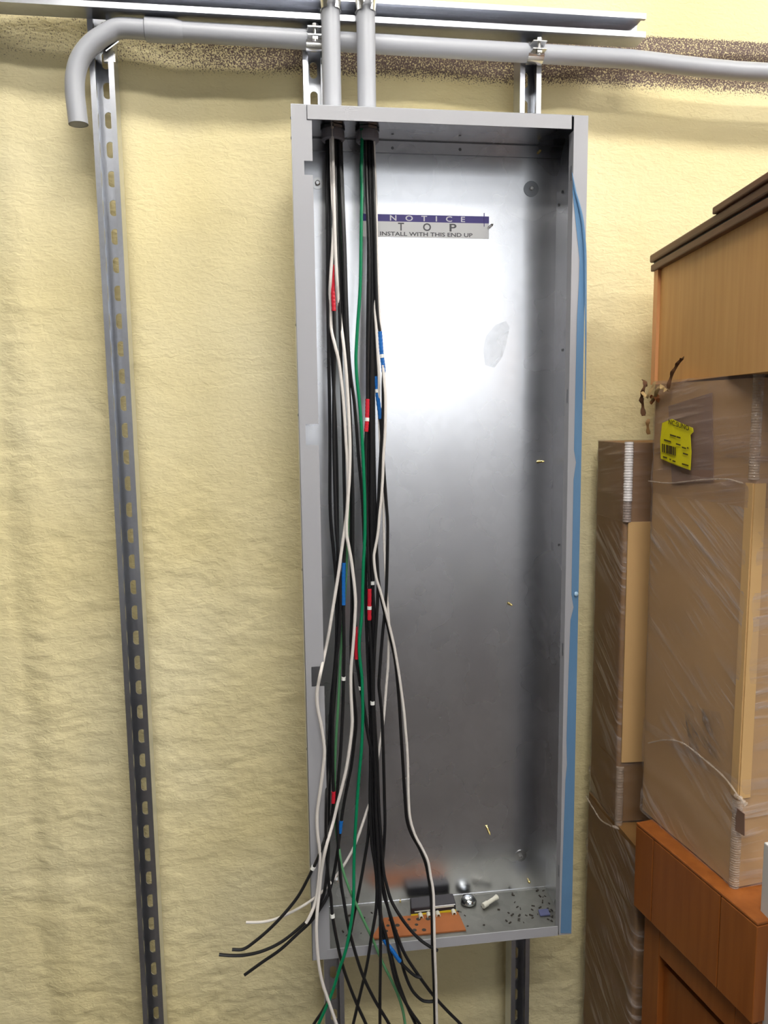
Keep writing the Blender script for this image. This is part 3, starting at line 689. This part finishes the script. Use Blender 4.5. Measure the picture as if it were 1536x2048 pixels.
wire('electrical_wire', 'white', 'white wire running down the right of the bundle, kinked near the box floor',
     [(748, 292, .008), (752, 400, .016), (754, 500, .016), (757, 600, .014), (762, 680, .012), (768, 756, .004), (771, 800), (770, 866), (767, 911), (765.5, 955), (762.5, 999), (759, 1032), (756, 1066), (750, 1099), (748, 1112), (749, 1132), (753, 1158), (760, 1180), (768, 1209), (773, 1228), (779, 1253), (788, 1291), (797, 1342), (803.5, 1388), (808, 1424), (811, 1459), (814.6, 1503), (816, 1548), (817, 1592), (820, 1635), (830, 1670), (845, 1698), (856, 1723), (861, 1751), (866.5, 1783), (868, 1829), (869.5, 1899), (872, 1969), (873.6, 2046), (875, 2090)], -.014, r=.0026)
wire('electrical_wire', 'black', 'black wire running close along the left of the kinked white wire',
     [(744, 290), (746, 400), (747, 500), (747, 600), (746, 700), (747, 800), (748, 900), (750, 1000), (752, 1100), (758, 1170), (768, 1220), (778, 1262), (790, 1320), (797, 1386), (802, 1463), (806, 1530), (810, 1596), (814, 1640), (823, 1668), (839, 1697), (851, 1726), (857, 1755), (861.5, 1785), (864, 1835), (865, 1899), (868, 1969), (870, 2046), (872, 2090)], .000)
wire('electrical_wire', 'white', 'white wire passing behind the right bundle and out left, tip in the air',
     [(741, 293, .01), (746, 400, .014), (749, 500, .012), (750, 612, -.010), (752.6, 657, -.014), (755, 701, -.014), (758, 756, -.012), (758, 822), (760, 873), (762, 920), (765, 970), (767, 1020), (769, 1099), (773, 1180), (777, 1235), (778, 1264), (776, 1331), (772.5, 1375), (768, 1430), (762.6, 1470), (757, 1506), (752, 1540), (744, 1590), (734, 1621), (712, 1684), (694, 1720), (673, 1751), (652, 1776, -.01), (624, 1800), (589, 1821), (554, 1837), (525, 1844), (492, 1845)], .008, r=.0026)
wire('electrical_wire', 'black', 'black wire curling up to a hooked tip at lower right of the tangle',
     [(735, 291), (738, 400), (741, 500), (741, 600), (739, 700), (738, 800), (738, 900), (737, 1000), (738, 1100), (742, 1200), (745, 1300), (744, 1400), (747, 1500), (752, 1600), (757, 1680), (763, 1750), (771.6, 1797), (782, 1839), (791, 1874), (801.5, 1916), (810, 1948), (824, 1980), (842, 1999), (856, 2003), (870, 2002)], .006)
wire('electrical_wire', 'black', 'black wire with a blue tape band below the box bottom flange',
     [(739, 291), (741, 400), (744, 500), (745, 600), (744, 700), (744, 800), (744, 900), (745, 1000), (746, 1100), (746, 1200), (746, 1300), (745, 1400), (744, 1500), (746, 1600), (751, 1700), (757, 1780), (763, 1840), (768, 1878), (784, 1900), (800, 1923), (817, 1941), (831, 1952), (842, 1955)], -.001, tapes=((1878, 1924, 'tapeblue'),))
wire('electrical_wire', 'black', 'black wire slanting from the bundle to the lower left corner of the picture',
     [(733, 292), (735, 400), (737, 500), (736, 600), (735, 700), (735, 800), (736, 900), (737, 1000), (738, 1100), (740, 1200), (741, 1300), (741, 1400), (741, 1500), (740, 1600), (736, 1674), (729, 1720), (719, 1776), (708, 1829), (698, 1878), (680, 1938), (663, 1987), (645, 2022), (629, 2046), (610, 2080)], .008)

# ================================================================== ODDS AND ENDS ON THE BOX FLOOR
ZF = ZB + TH
def fl(px, py, dz=0): return Pz(px, py, ZF + dz)
cb = MB().prism([fl(768, 1838), fl(916, 1826), fl(932, 1862), fl(742, 1880)], (0, 0, .003)).build('cardboard_scrap', M['cardorange'])
tag(cb, 'flat piece of orange-brown cardboard with dark marks lying on the box floor', 'cardboard')
cb2 = MB(); random.seed(4)
for i in range(5):
    for j in range(3):
        if random.random() < .85:
            c = fl(780 + i * 19 + j * -4, 1840 + j * 11 - i * .6, .0031); cb2.lathe([(.0035 + random.random() * .002, 0), (.003, .0002)], c, (0, 0, 1), 7)
o = cb2.build('printed_marks', M['debris'], cb)
# labelled packet with ring ends
pk0, pk1, pk2, pk3 = fl(820, 1812), fl(906, 1803), fl(912, 1824), fl(822, 1834)
pk = thing('connector_packet', 'dark packet with a yellow stripe and pale ring ends on the box floor', 'packet', (pk0 + pk2) / 2)
MB().prism([pk0, pk1, pk2, pk3], (0, 0, .019)).build('packet_body', M['black_pl'], pk, bevel=.002)
ux = (pk2 - pk3); ux /= np.linalg.norm(ux); uy = np.array((ux[1], -ux[0], 0)) if ux[0] > 0 else np.array((-ux[1], ux[0], 0))
def strip(nm, mat, z0, z1, a=0, b_=1):
    p0 = pk3 + (pk2 - pk3) * a; p1 = pk3 + (pk2 - pk3) * b_
    MB().prism([p0 + np.array((0, 0, z0)), p1 + np.array((0, 0, z0)), p1 + np.array((0, 0, z1)), p0 + np.array((0, 0, z1))], uy * .001).build(nm, mat, pk)
strip('yellow_stripe', M['yellowstripe'], .001, .006)
strip('print_line', M['whitepl'], .010, .0115, .08, .42)
strip('print_line', M['whitepl'], .0135, .0155, .5, .95)
strip('print_line', M['label'], .0168, .0182, .45, .98)
for k, a in enumerate((.2, .38, .58, .93)):
    c = pk3 + (pk2 - pk3) * a + uy * .007 + np.array((0, 0, .0046))
    MB().lathe([(.0030, -.006), (.0045, -.006), (.0045, .006), (.0030, .006), (.0030, -.006)], c, uy, 14).build('ring_end', M['whitepl'], pk, smooth=True)
c = fl(937, 1806)
kn = MB().lathe([(.012, 0), (.0165, .003), (.0165, .006), (.013, .012), (.006, .015), (.0001, .0155)], c, (0, 0, 1), 20)
tag(kn.build('metal_cap', M['chrome'], smooth=True), 'shiny domed metal cap beside the dark packet on the box floor', 'metal cap')
a = fl(966, 1812, .006); b_ = fl(994, 1794, .009)
cl = MB(); cl.tube([a, a + (b_ - a) * .3, a + (b_ - a) * .31, a + (b_ - a) * .8, b_], [.0058, .0058, .0044, .0044, .0058], 12)
tag(cl.build('wire_connector', M['whitepl'], smooth=True), 'small pale tube connector lying right of the metal cap', 'connector')
a = fl(800, 1803, .0); sc_ = MB().lathe([(.0035, 0), (.0035, .003), (.002, .0032), (.0018, .016), (.0001, .018)], a, (.1, .1, 1), 10)
tag(sc_.build('loose_screw', M['brass'], smooth=True), 'small brass screw standing left of the dark packet', 'screw')
bsx = MB().prism([fl(1076, 1822), fl(1096, 1820), fl(1101, 1832), fl(1080, 1834)], (0, 0, .004))
tag(bsx.build('blue_scrap', M['bluescrap'], bevel=.0015), 'bluish scrap of plastic in the right corner of the box floor', 'scrap')
# crumbs nobody could count
db = MB(); random.seed(11)
for i in range(70):
    px = random.uniform(665, 1105); py = random.uniform(1812, 1862) - (px - 880) * .10
    if i < 26: px = random.uniform(1020, 1105); py = random.uniform(1775, 1845)
    q = fl(px, py)
    if not (TH + .004 < q[0] < BW - .006 and YF + .006 < q[1] < YB - .006): continue
    s = random.uniform(.0012, .0035); ang = random.uniform(0, 3.1)
    Mx = Matrix.Translation(q) @ Matrix.Rotation(ang, 4, 'Z')
    db.box(-s * random.uniform(.6, 2), s, -s * .4, s * .4, 0, s * .7, Mx)
tag(db.build('debris', M['debris']), 'dark crumbs and clippings scattered over the box floor', 'debris', kind='stuff')
def smudge(pts, nm, lab):
    pass

# ================================================================== THE STACK AT RIGHT
def rounded_loop(corners, r, ns):
    """closed 2-d loop around a convex polygon: corners rounded, sides cut into ns pieces"""
    out = []; n = len(corners)
    for i in range(n):
        p = np.array(corners[i]); a = np.array(corners[i - 1]); b_ = np.array(corners[(i + 1) % n])
        da = (a - p) / np.linalg.norm(a - p); dbb = (b_ - p) / np.linalg.norm(b_ - p)
        s0 = p + da * r; s1 = p + dbb * r
        for k in range(5):
            t = k / 4; out.append((1 - t) ** 2 * s0 + 2 * t * (1 - t) * p + t * t * s1)
        e = b_ - dbb * r
        for k in range(1, ns): out.append(s1 + (e - s1) * k / ns)
    return np.array(out)
def loft(corners, z0, z1, r, ns, nz, amp=.0, seed=1, grow=0., cell=.06, cap=True, zr=None, shear=0.):
    c0 = np.mean(corners, 0)
    L = rounded_loop(corners, r, ns); n = len(L)
    nor = L - c0
    T = np.roll(L, -1, 0) - np.roll(L, 1, 0); Nn = np.stack([T[:, 1], -T[:, 0]], -1); Nn /= np.linalg.norm(Nn, axis=1)[:, None]
    Nn *= np.sign(np.sum(Nn * nor, 1))[:, None]
    per = np.concatenate([[0], np.cumsum(np.linalg.norm(np.diff(L, axis=0), axis=1))])
    m = MB(); zs = np.linspace(z0, z1, nz)
    for z in zs:
        d = amp * vnoise(per + shear * z, z + 0 * per, cell, cell * .35, seed) + grow
        Q = L + Nn * d[:, None]
        m.v += [(q[0], q[1], z) for q in Q]
    for i in range(nz - 1):
        for k in range(n):
            k2 = (k + 1) % n; m.f.append((i * n + k, i * n + k2, (i + 1) * n + k2, (i + 1) * n + k))
    if cap:
        m.f.append(tuple(range(n))[::-1]); m.f.append(tuple((nz - 1) * n + k for k in range(n)))
    return m
X1 = .6186
# --- rear carton against the wall, behind the front one
rc = [(X1, .001), (X1 - .002, -.135), (X1 + .30, -.150), (X1 + .30, -.008)]
zr0, zr1 = .672, 1.436
rear = thing('wrapped_carton', 'tall film-wrapped carton against the wall, behind the carton with the yellow label', 'carton', (X1 + .15, -.07, zr0), 'film-wrapped cartons at right')
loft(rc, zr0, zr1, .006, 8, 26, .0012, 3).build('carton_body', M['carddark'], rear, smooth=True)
zw = Py(1240, 1045, -.14)[2]; zw2 = Py(1245, 1525, -.14)[2]
loft(rc, zw, zr1 + .002, .009, 14, 40, .0022, 5, .0035, .05, False).build('stretch_wrap', M['wraph'], rear, smooth=True)
loft(rc, zr0 - .002, zw2, .009, 14, 40, .0026, 7, .0040, .05, False).build('stretch_wrap', M['wrap'], rear, smooth=True)
loft(rc, zw2, zw, .008, 14, 40, .0012, 8, .0022, .08, False).build('stretch_wrap', M['wrap'], rear, smooth=True)
MB().prism([(X1 + .005, -.1375, zw2), (X1 + .075, -.1412, zw2), (X1 + .075, -.1412, zw), (X1 + .005, -.1375, zw)], (0, -.003, 0)).build('edge_board', M['cardedge'], rear)
# --- box under it
lc = [(X1 - .004, .001), (X1 + .002, -.225), (X1 + .32, -.235), (X1 + .32, -.008)]
low = thing('wrapped_carton', 'lower film-wrapped carton on the floor, left of the orange wooden cabinet', 'carton', (X1 + .15, -.1, 0), 'film-wrapped cartons at right')
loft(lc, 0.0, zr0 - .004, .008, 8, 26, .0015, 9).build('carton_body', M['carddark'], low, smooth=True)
loft(lc, .002, zr0 - .006, .012, 16, 60, .0034, 10, .0045, .06, False, shear=.8).build('stretch_wrap', M['wrap'], low, smooth=True)
# --- front carton with the yellow label
zA = depth_of(Py(1292, 1300, -.2))
A = Py(1292, 1300, -.2)[:2]; B = Pd(1492, 1300, zA / 1.22)[:2]
dv = (B - A) / np.linalg.norm(B - A); nv = np.array((-dv[1], dv[0])); nv = nv if nv[0] > 0 else -nv
fc = [A, B, B + nv * .36, A + nv * .36]
zf0, zf1 = .734, 1.543
front = thing('wrapped_carton', 'tall film-wrapped carton bearing a yellow shipping label, on the orange cabinet', 'carton', (*((A + B) / 2 + nv * .18), zf0), 'film-wrapped cartons at right')
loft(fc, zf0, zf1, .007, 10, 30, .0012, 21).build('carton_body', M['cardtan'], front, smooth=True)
FO = (A[0], A[1], 1.0); FN = (-nv[0], -nv[1], 0)
def onf(px, py, lift=.0): return Ppl(px, py, np.array(FO) + np.array(FN) * lift, FN)
za = onf(1400, 1000)[2]; zb_ = onf(1400, 1530)[2]
loft(fc, za, zf1 + .006, .010, 18, 50, .0026, 22, .004, .06, False).build('stretch_wrap', M['wraph'], front, smooth=True)
loft(fc, zb_, za, .009, 18, 50, .0010, 23, .0026, .10, False, shear=.8).build('stretch_wrap', M['wrap'], front, smooth=True)
loft(fc, zf0 - .001, zb_ + .02, .010, 18, 50, .0030, 24, .0045, .06, False, shear=.8).build('stretch_wrap', M['wrap'], front, smooth=True)
# pale edge board on the near corner
e0 = B + nv * .001; ez0, ez1 = onf(1490, 1605)[2], onf(1490, 965)[2]
eb = MB()
for d2 in (dv * -.016, nv * .02):
    p = [(*(e0 - np.array(FN[:2]) * 0), ez0)]
    a0 = np.array((*(B + dv * .0005 - nv * .0005), ez0)); a1 = a0 + np.array((*d2, 0))
    th = -nv * .0022 if d2 is not None and np.dot(d2, dv) != 0 and abs(np.dot(d2, nv)) < 1e-6 else dv * .0022
    eb.prism([a0, a1, a1 + np.array((0, 0, ez1 - ez0)), a0 + np.array((0, 0, ez1 - ez0))], (*th, 0))
eb.build('edge_board', M['cardedge'], front)
# brown tape panels on the side
for q in ([(1338, 812), (1425, 785), (1428, 962), (1345, 968)], [(1470, 1612), (1490, 1628), (1490, 1672), (1470, 1660)]):
    MB().prism([onf(x, y, .0012) for x, y in q], tuple(np.array(FN) * .0012)).build('packing_tape', M['tapebrown'], front)
# yellow shipping label with a folded-over top
lift = .0085
lab = MB(); ql = [(1325, 846), (1344, 838), (1362, 846), (1386, 856), (1387, 864), (1381, 870), (1383, 905), (1381, 940), (1351, 930), (1322, 917), (1321, 880)]
lab.prism([onf(x, y, lift + .001 * math.sin(i * 2.1)) for i, (x, y) in enumerate(ql)], tuple(np.array(FN) * .0006))
yl_ = lab.build('shipping_label', M['yellow'], front)
yl_['label'] = 'crumpled yellow shipping label with barcode'
pr = MB()
def lq(q, l=.0108):
    pr.prism([onf(x, y, l) for x, y in q], tuple(np.array(FN) * .0002))
for k, (x, wd) in enumerate(((1324, 2), (1327.5, 2.5), (1332, 5), (1338, 6.5), (1345.5, 3), (1349.5, 2))):
    y0 = 887 + (x - 1324) * .27; lq([(x, y0), (x + wd, y0 + wd * .27), (x + wd, y0 + 17 + wd * .2), (x, y0 + 17)])
for x, y, ww in ((1326, 912, 8), (1339, 917, 3), (1345, 920, 6), (1364, 926, 13), (1364, 893, 8), (1374, 894, 3), (1352, 886, 9), (1353, 872, 8), (1366, 905, 10), (1340, 868, 12), (1328, 878, 14)):
    lq([(x, y), (x + ww, y + ww * .3), (x + ww, y + ww * .3 + 3), (x, y + 3)])
pr.build('barcode', M['yink'], yl_)
to = onf(1337, 848, .0110); tu = onf(1378, 862, .0110) - to; tv = onf(1337, 836.5, .0110) - to
text_mesh('NC:SUNO', 'lettering', M['yink'], yl_, to, tu / np.linalg.norm(tu), tv / np.linalg.norm(tv), np.linalg.norm(tu), np.linalg.norm(tv) * .9)
def ribbed(par, c, z0_, z1_, r, n, mat, nm='film_fold'):
    zs_ = np.linspace(z0_, z1_, n * 4 + 1)
    MB().tube([(c[0], c[1], z) for z in zs_], [r * (1 + .05 * math.sin(i * math.pi / 2) + .03 * math.sin(i * .37)) for i in range(len(zs_))], 10).build(nm, M[mat], par, smooth=True)
rz = lambda py: Py(1245, py, -.14)[2]
ribbed(rear, (X1 + .005, -.1345), rz(1003), rz(884), .0085, 22, 'filmglint')  # folded film at the corner, its bright highlight put into the colour
ribbed(rear, (X1 + .005, -.1340), rz(1045), rz(1003), .0080, 8, 'filmgrey')
ribbed(rear, (X1 + .004, -.1370), rz(1655), rz(1535), .0075, 22, 'filmclear')
ribbed(front, B - dv * .006 + nv * .004, onf(1490, 958)[2], onf(1490, 742)[2], .0080, 40, 'filmclear')
ribbed(front, B - dv * .006 + nv * .004, onf(1490, 1812)[2], onf(1490, 1612)[2], .0080, 40, 'filmclear')  # folded film, pale so that it carries the lower corner highlight
def film_roll(par, pts, r, mat):
    S = smooth_path(pts, 6)
    MB().tube(S, [r * (.6 + .4 * math.sin(i * .9) ** 2) for i in range(len(S))], 8).build('film_roll', M[mat], par, smooth=True)
film_roll(front, [onf(1297, 962, .006), onf(1340, 966, .006), onf(1400, 960, .006), onf(1450, 958, .006), onf(1486, 966, .006)], .0014, 'filmclear')
film_roll(front, [onf(1297, 1486, .006), onf(1330, 1480, .006), onf(1365, 1486, .006), onf(1410, 1520, .007), onf(1450, 1556, .008), onf(1484, 1602, .009), onf(1494, 1606, .009)], .0018, 'filmclear')
film_roll(front, [onf(1470, 1590, .010), onf(1482, 1598, .012), onf(1492, 1612, .010)], .0042, 'filmclear')
onr = lambda x, y: Px(x, y, X1 - .006)
film_roll(rear, [onr(1172, 1592), onr(1186, 1616), onr(1202, 1640), onr(1222, 1652)], .002, 'filmclear')
film_roll(rear, [Py(1225, 1652, -.144), Py(1245, 1660, -.148), Py(1268, 1664, -.150)], .0032, 'filmclear')
# bunched film on the carton's side
G = 26; q4 = [np.array(p, float) for p in ((1366, 1408), (1440, 1425), (1484, 1575), (1380, 1500))]
V = []; F = []
for i in range(G):
    for j in range(G):
        a_, b_ = i / (G - 1), j / (G - 1)
        p = q4[0] * (1 - a_) * (1 - b_) + q4[1] * a_ * (1 - b_) + q4[2] * a_ * b_ + q4[3] * (1 - a_) * b_
        edge_ = min(1, 5 * min(a_, 1 - a_, b_, 1 - b_))
        h_ = .0035 + edge_ * (.004 + .005 * float(vnoise(np.array(a_ * 2.2 - b_ * 1.2), np.array(b_ * 1.3 + a_ * .9), .16, .22, 31)))
        V.append(onf(p[0], p[1], h_))
F = [(i * G + j, (i + 1) * G + j, (i + 1) * G + j + 1, i * G + j + 1) for i in range(G - 1) for j in range(G - 1)]
MB().add(V, F).build('bunched_film', M['filmdark'], front, smooth=True)
# torn tape and paper at the carton's upper rear corner
def strip3(name, mat, pl, wd, lab=None, par=front, fold=.004):
    S = smooth_path(pl, 4); mm = MB(); V = []; F = []
    for i, p in enumerate(S):
        t = S[min(i + 1, len(S) - 1)] - S[max(i - 1, 0)]; t /= np.linalg.norm(t)
        s = np.cross(t, np.array((.3, -.95, .1))); s /= np.linalg.norm(s); nn = np.cross(s, t)
        wv = wd * (.6 + .4 * math.sin(i * 1.3))
        for a_ in (-.5, 0, .5):
            V.append(p + s * wv * a_ + nn * (fold * (1 - abs(a_) * 2))); 
        for a_ in (-.5, 0, .5):
            V.append(p + s * wv * a_ + nn * (fold * (1 - abs(a_) * 2) + .0008))
    for i in range(len(S) - 1):
        b0, b1 = 6 * i, 6 * i + 6
        for k in (0, 1): F += [(b0 + k, b0 + k + 1, b1 + k + 1, b1 + k), (b0 + 3 + k, b1 + 3 + k, b1 + 4 + k, b0 + 4 + k)]
        F += [(b0, b1, b1 + 3, b0 + 3), (b0 + 2, b0 + 5, b1 + 5, b1 + 2)]
    mm.add(V, F); return mm.build(name, mat, par, smooth=True)
fo = lambda x, y, l=.012: onf(x, y, l)
strip3('torn_tape', M['bark'], [fo(1336, 776), fo(1341, 752), fo(1349, 735), fo(1357, 722), fo(1364, 714)], .010)
strip3('torn_tape', M['paper'], [fo(1336, 778, .010), fo(1342, 750, .010), fo(1350, 733, .010)], .006)
strip3('torn_tape', M['bark'], [fo(1287, 832, .004), fo(1284, 808, .006), fo(1282, 792, .010), fo(1286, 778, .016), fo(1290, 768, .012), fo(1286, 764, .008)], .013)
strip3('torn_tape', M['paper'], [fo(1281, 784, .018), fo(1292, 794, .018), fo(1302, 776, .016), fo(1310, 762, .014)], .005)
strip3('torn_tape', M['paper'], [fo(1300, 800, .010), fo(1309, 790, .014), fo(1318, 772, .016), fo(1326, 778, .012), fo(1332, 784, .010)], .011)
strip3('torn_tape', M['carddark'], [fo(1297, 868, .008), fo(1294, 852, .012), fo(1297, 838, .010)], .010)
strip3('torn_tape', M['cardorange'], [fo(1299, 800, .006), fo(1310, 797, .009), fo(1320, 795, .006)], .018)

# --- cabinet with a dark top, standing on the front carton
Cc = Py(1305, 650, -.06)[:2]
dvp = RM @ np.array([(790 - 768) / FPX, 0, -1.]); cdv = -np.array((dvp[0], dvp[1])); cdv /= np.linalg.norm(cdv)
cnv = np.array((-cdv[1], cdv[0])); cnv = cnv if cnv[0] > 0 else -cnv
cab = thing('wooden_cabinet', 'tan wooden cabinet with a dark brown top, lying on the labelled carton', 'cabinet', (*(Cc + cdv * .25 + cnv * .25), 1.548))
CN = (-cnv[0], -cnv[1], 0); CO = (*Cc, 1.6)
def onc(px, py): return Ppl(px, py, CO, CN)
zc1 = onc(1305, 545)[2]; zc2 = onc(1305, 513)[2]; Ld = .62; Wd = .5
def slab(m, o, d0, d1, n0, n1, z0_, z1_):
    P = [o + cdv * a + cnv * b_ for a, b_ in ((d0, n0), (d1, n0), (d1, n1), (d0, n1))]
    m.prism([(*p, z0_) for p in P], (0, 0, z1_ - z0_)); return m
slab(MB(), Cc, .004, Ld - .004, .006, Wd, 1.548, zc1).build('side_panel', M['tanwood'], cab)
slab(MB(), Cc, 0, .022, 0, .02, 1.548, zc1).build('stile', M['tanstile'], cab)
slab(MB(), Cc, Ld - .022, Ld, 0, .02, 1.548, zc1).build('stile', M['tanstile'], cab)
gz = zc1 + (zc2 - zc1) * .48
slab(MB(), Cc, -.004, Ld + .01, -.006, Wd, zc1, gz - .002).build('top_moulding', M['darkwood'], cab, bevel=.002)
slab(MB(), Cc, .0, Ld, -.001, Wd, gz - .002, gz + .002).build('groove', M['black_pl'], cab)
slab(MB(), Cc, -.006, Ld + .012, -.008, Wd, gz + .002, zc2 + .001).build('top_board', M['darkwood'], cab, bevel=.003)
slab(MB(), Cc, .30, Ld + .016, -.012, Wd, zc2 + .001, zc2 + .012).build('top_lip', M['darkwood'], cab, bevel=.002)

# --- orange cabinet below
E0 = Pz(1272, 1644, .731)[:2]; F0 = Pz(1515, 1846, .731)[:2]
odv = (F0 - E0) / np.linalg.norm(F0 - E0); onv = np.array((-odv[1], odv[0])); onv = onv if onv[0] > 0 else -onv
OL = np.linalg.norm(F0 - E0)
oc = thing('wooden_cabinet', 'orange-stained wooden cabinet with framed side panel under the labelled carton', 'cabinet', (*(E0 + odv * OL / 2 + onv * .2), 0))
def oslab(d0, d1, n0, n1, z0_, z1_, nm, mat='orangewood', bv=.002):
    P = [E0 + odv * a + onv * b_ for a, b_ in ((d0, n0), (d1, n0), (d1, n1), (d0, n1))]
    return MB().prism([(*p, z0_) for p in P], (0, 0, z1_ - z0_)).build(nm, M[mat], oc, bevel=bv)
oslab(0, OL, 0, .42, .725, .731, 'top_board')
oslab(0, .052, .0, .4, .563, .7245, 'side_board', bv=.0015)
oslab(.0535, OL * .74, .0, .4, .563, .7245, 'side_board', bv=.0015)
oslab(OL * .74 + .0015, OL, .0, .4, .563, .7245, 'side_board', bv=.0015)
oslab(.016, .062, .014, .38, 0, .5625, 'stile', bv=.0015)
oslab(OL - .05, OL - .004, .014, .38, 0, .5625, 'stile', bv=.0015)
oslab(.062, OL - .05, .014, .38, .50, .5625, 'rail', bv=.0015)
oslab(.062, OL - .05, .026, .37, 0, .478, 'recessed_panel', bv=0)
# --- pale board standing beyond the orange cabinet
gq = Pd(1524, 1700, zA / 1.26)
pb = MB().box(gq[0] + .016, gq[0] + .036, gq[1] - .12, gq[1] + .02, 0, gq[2])
tag(pb.build('pale_board', M['pale'], bevel=.002), 'pale grey board at the right edge, beyond the orange cabinet', 'board')
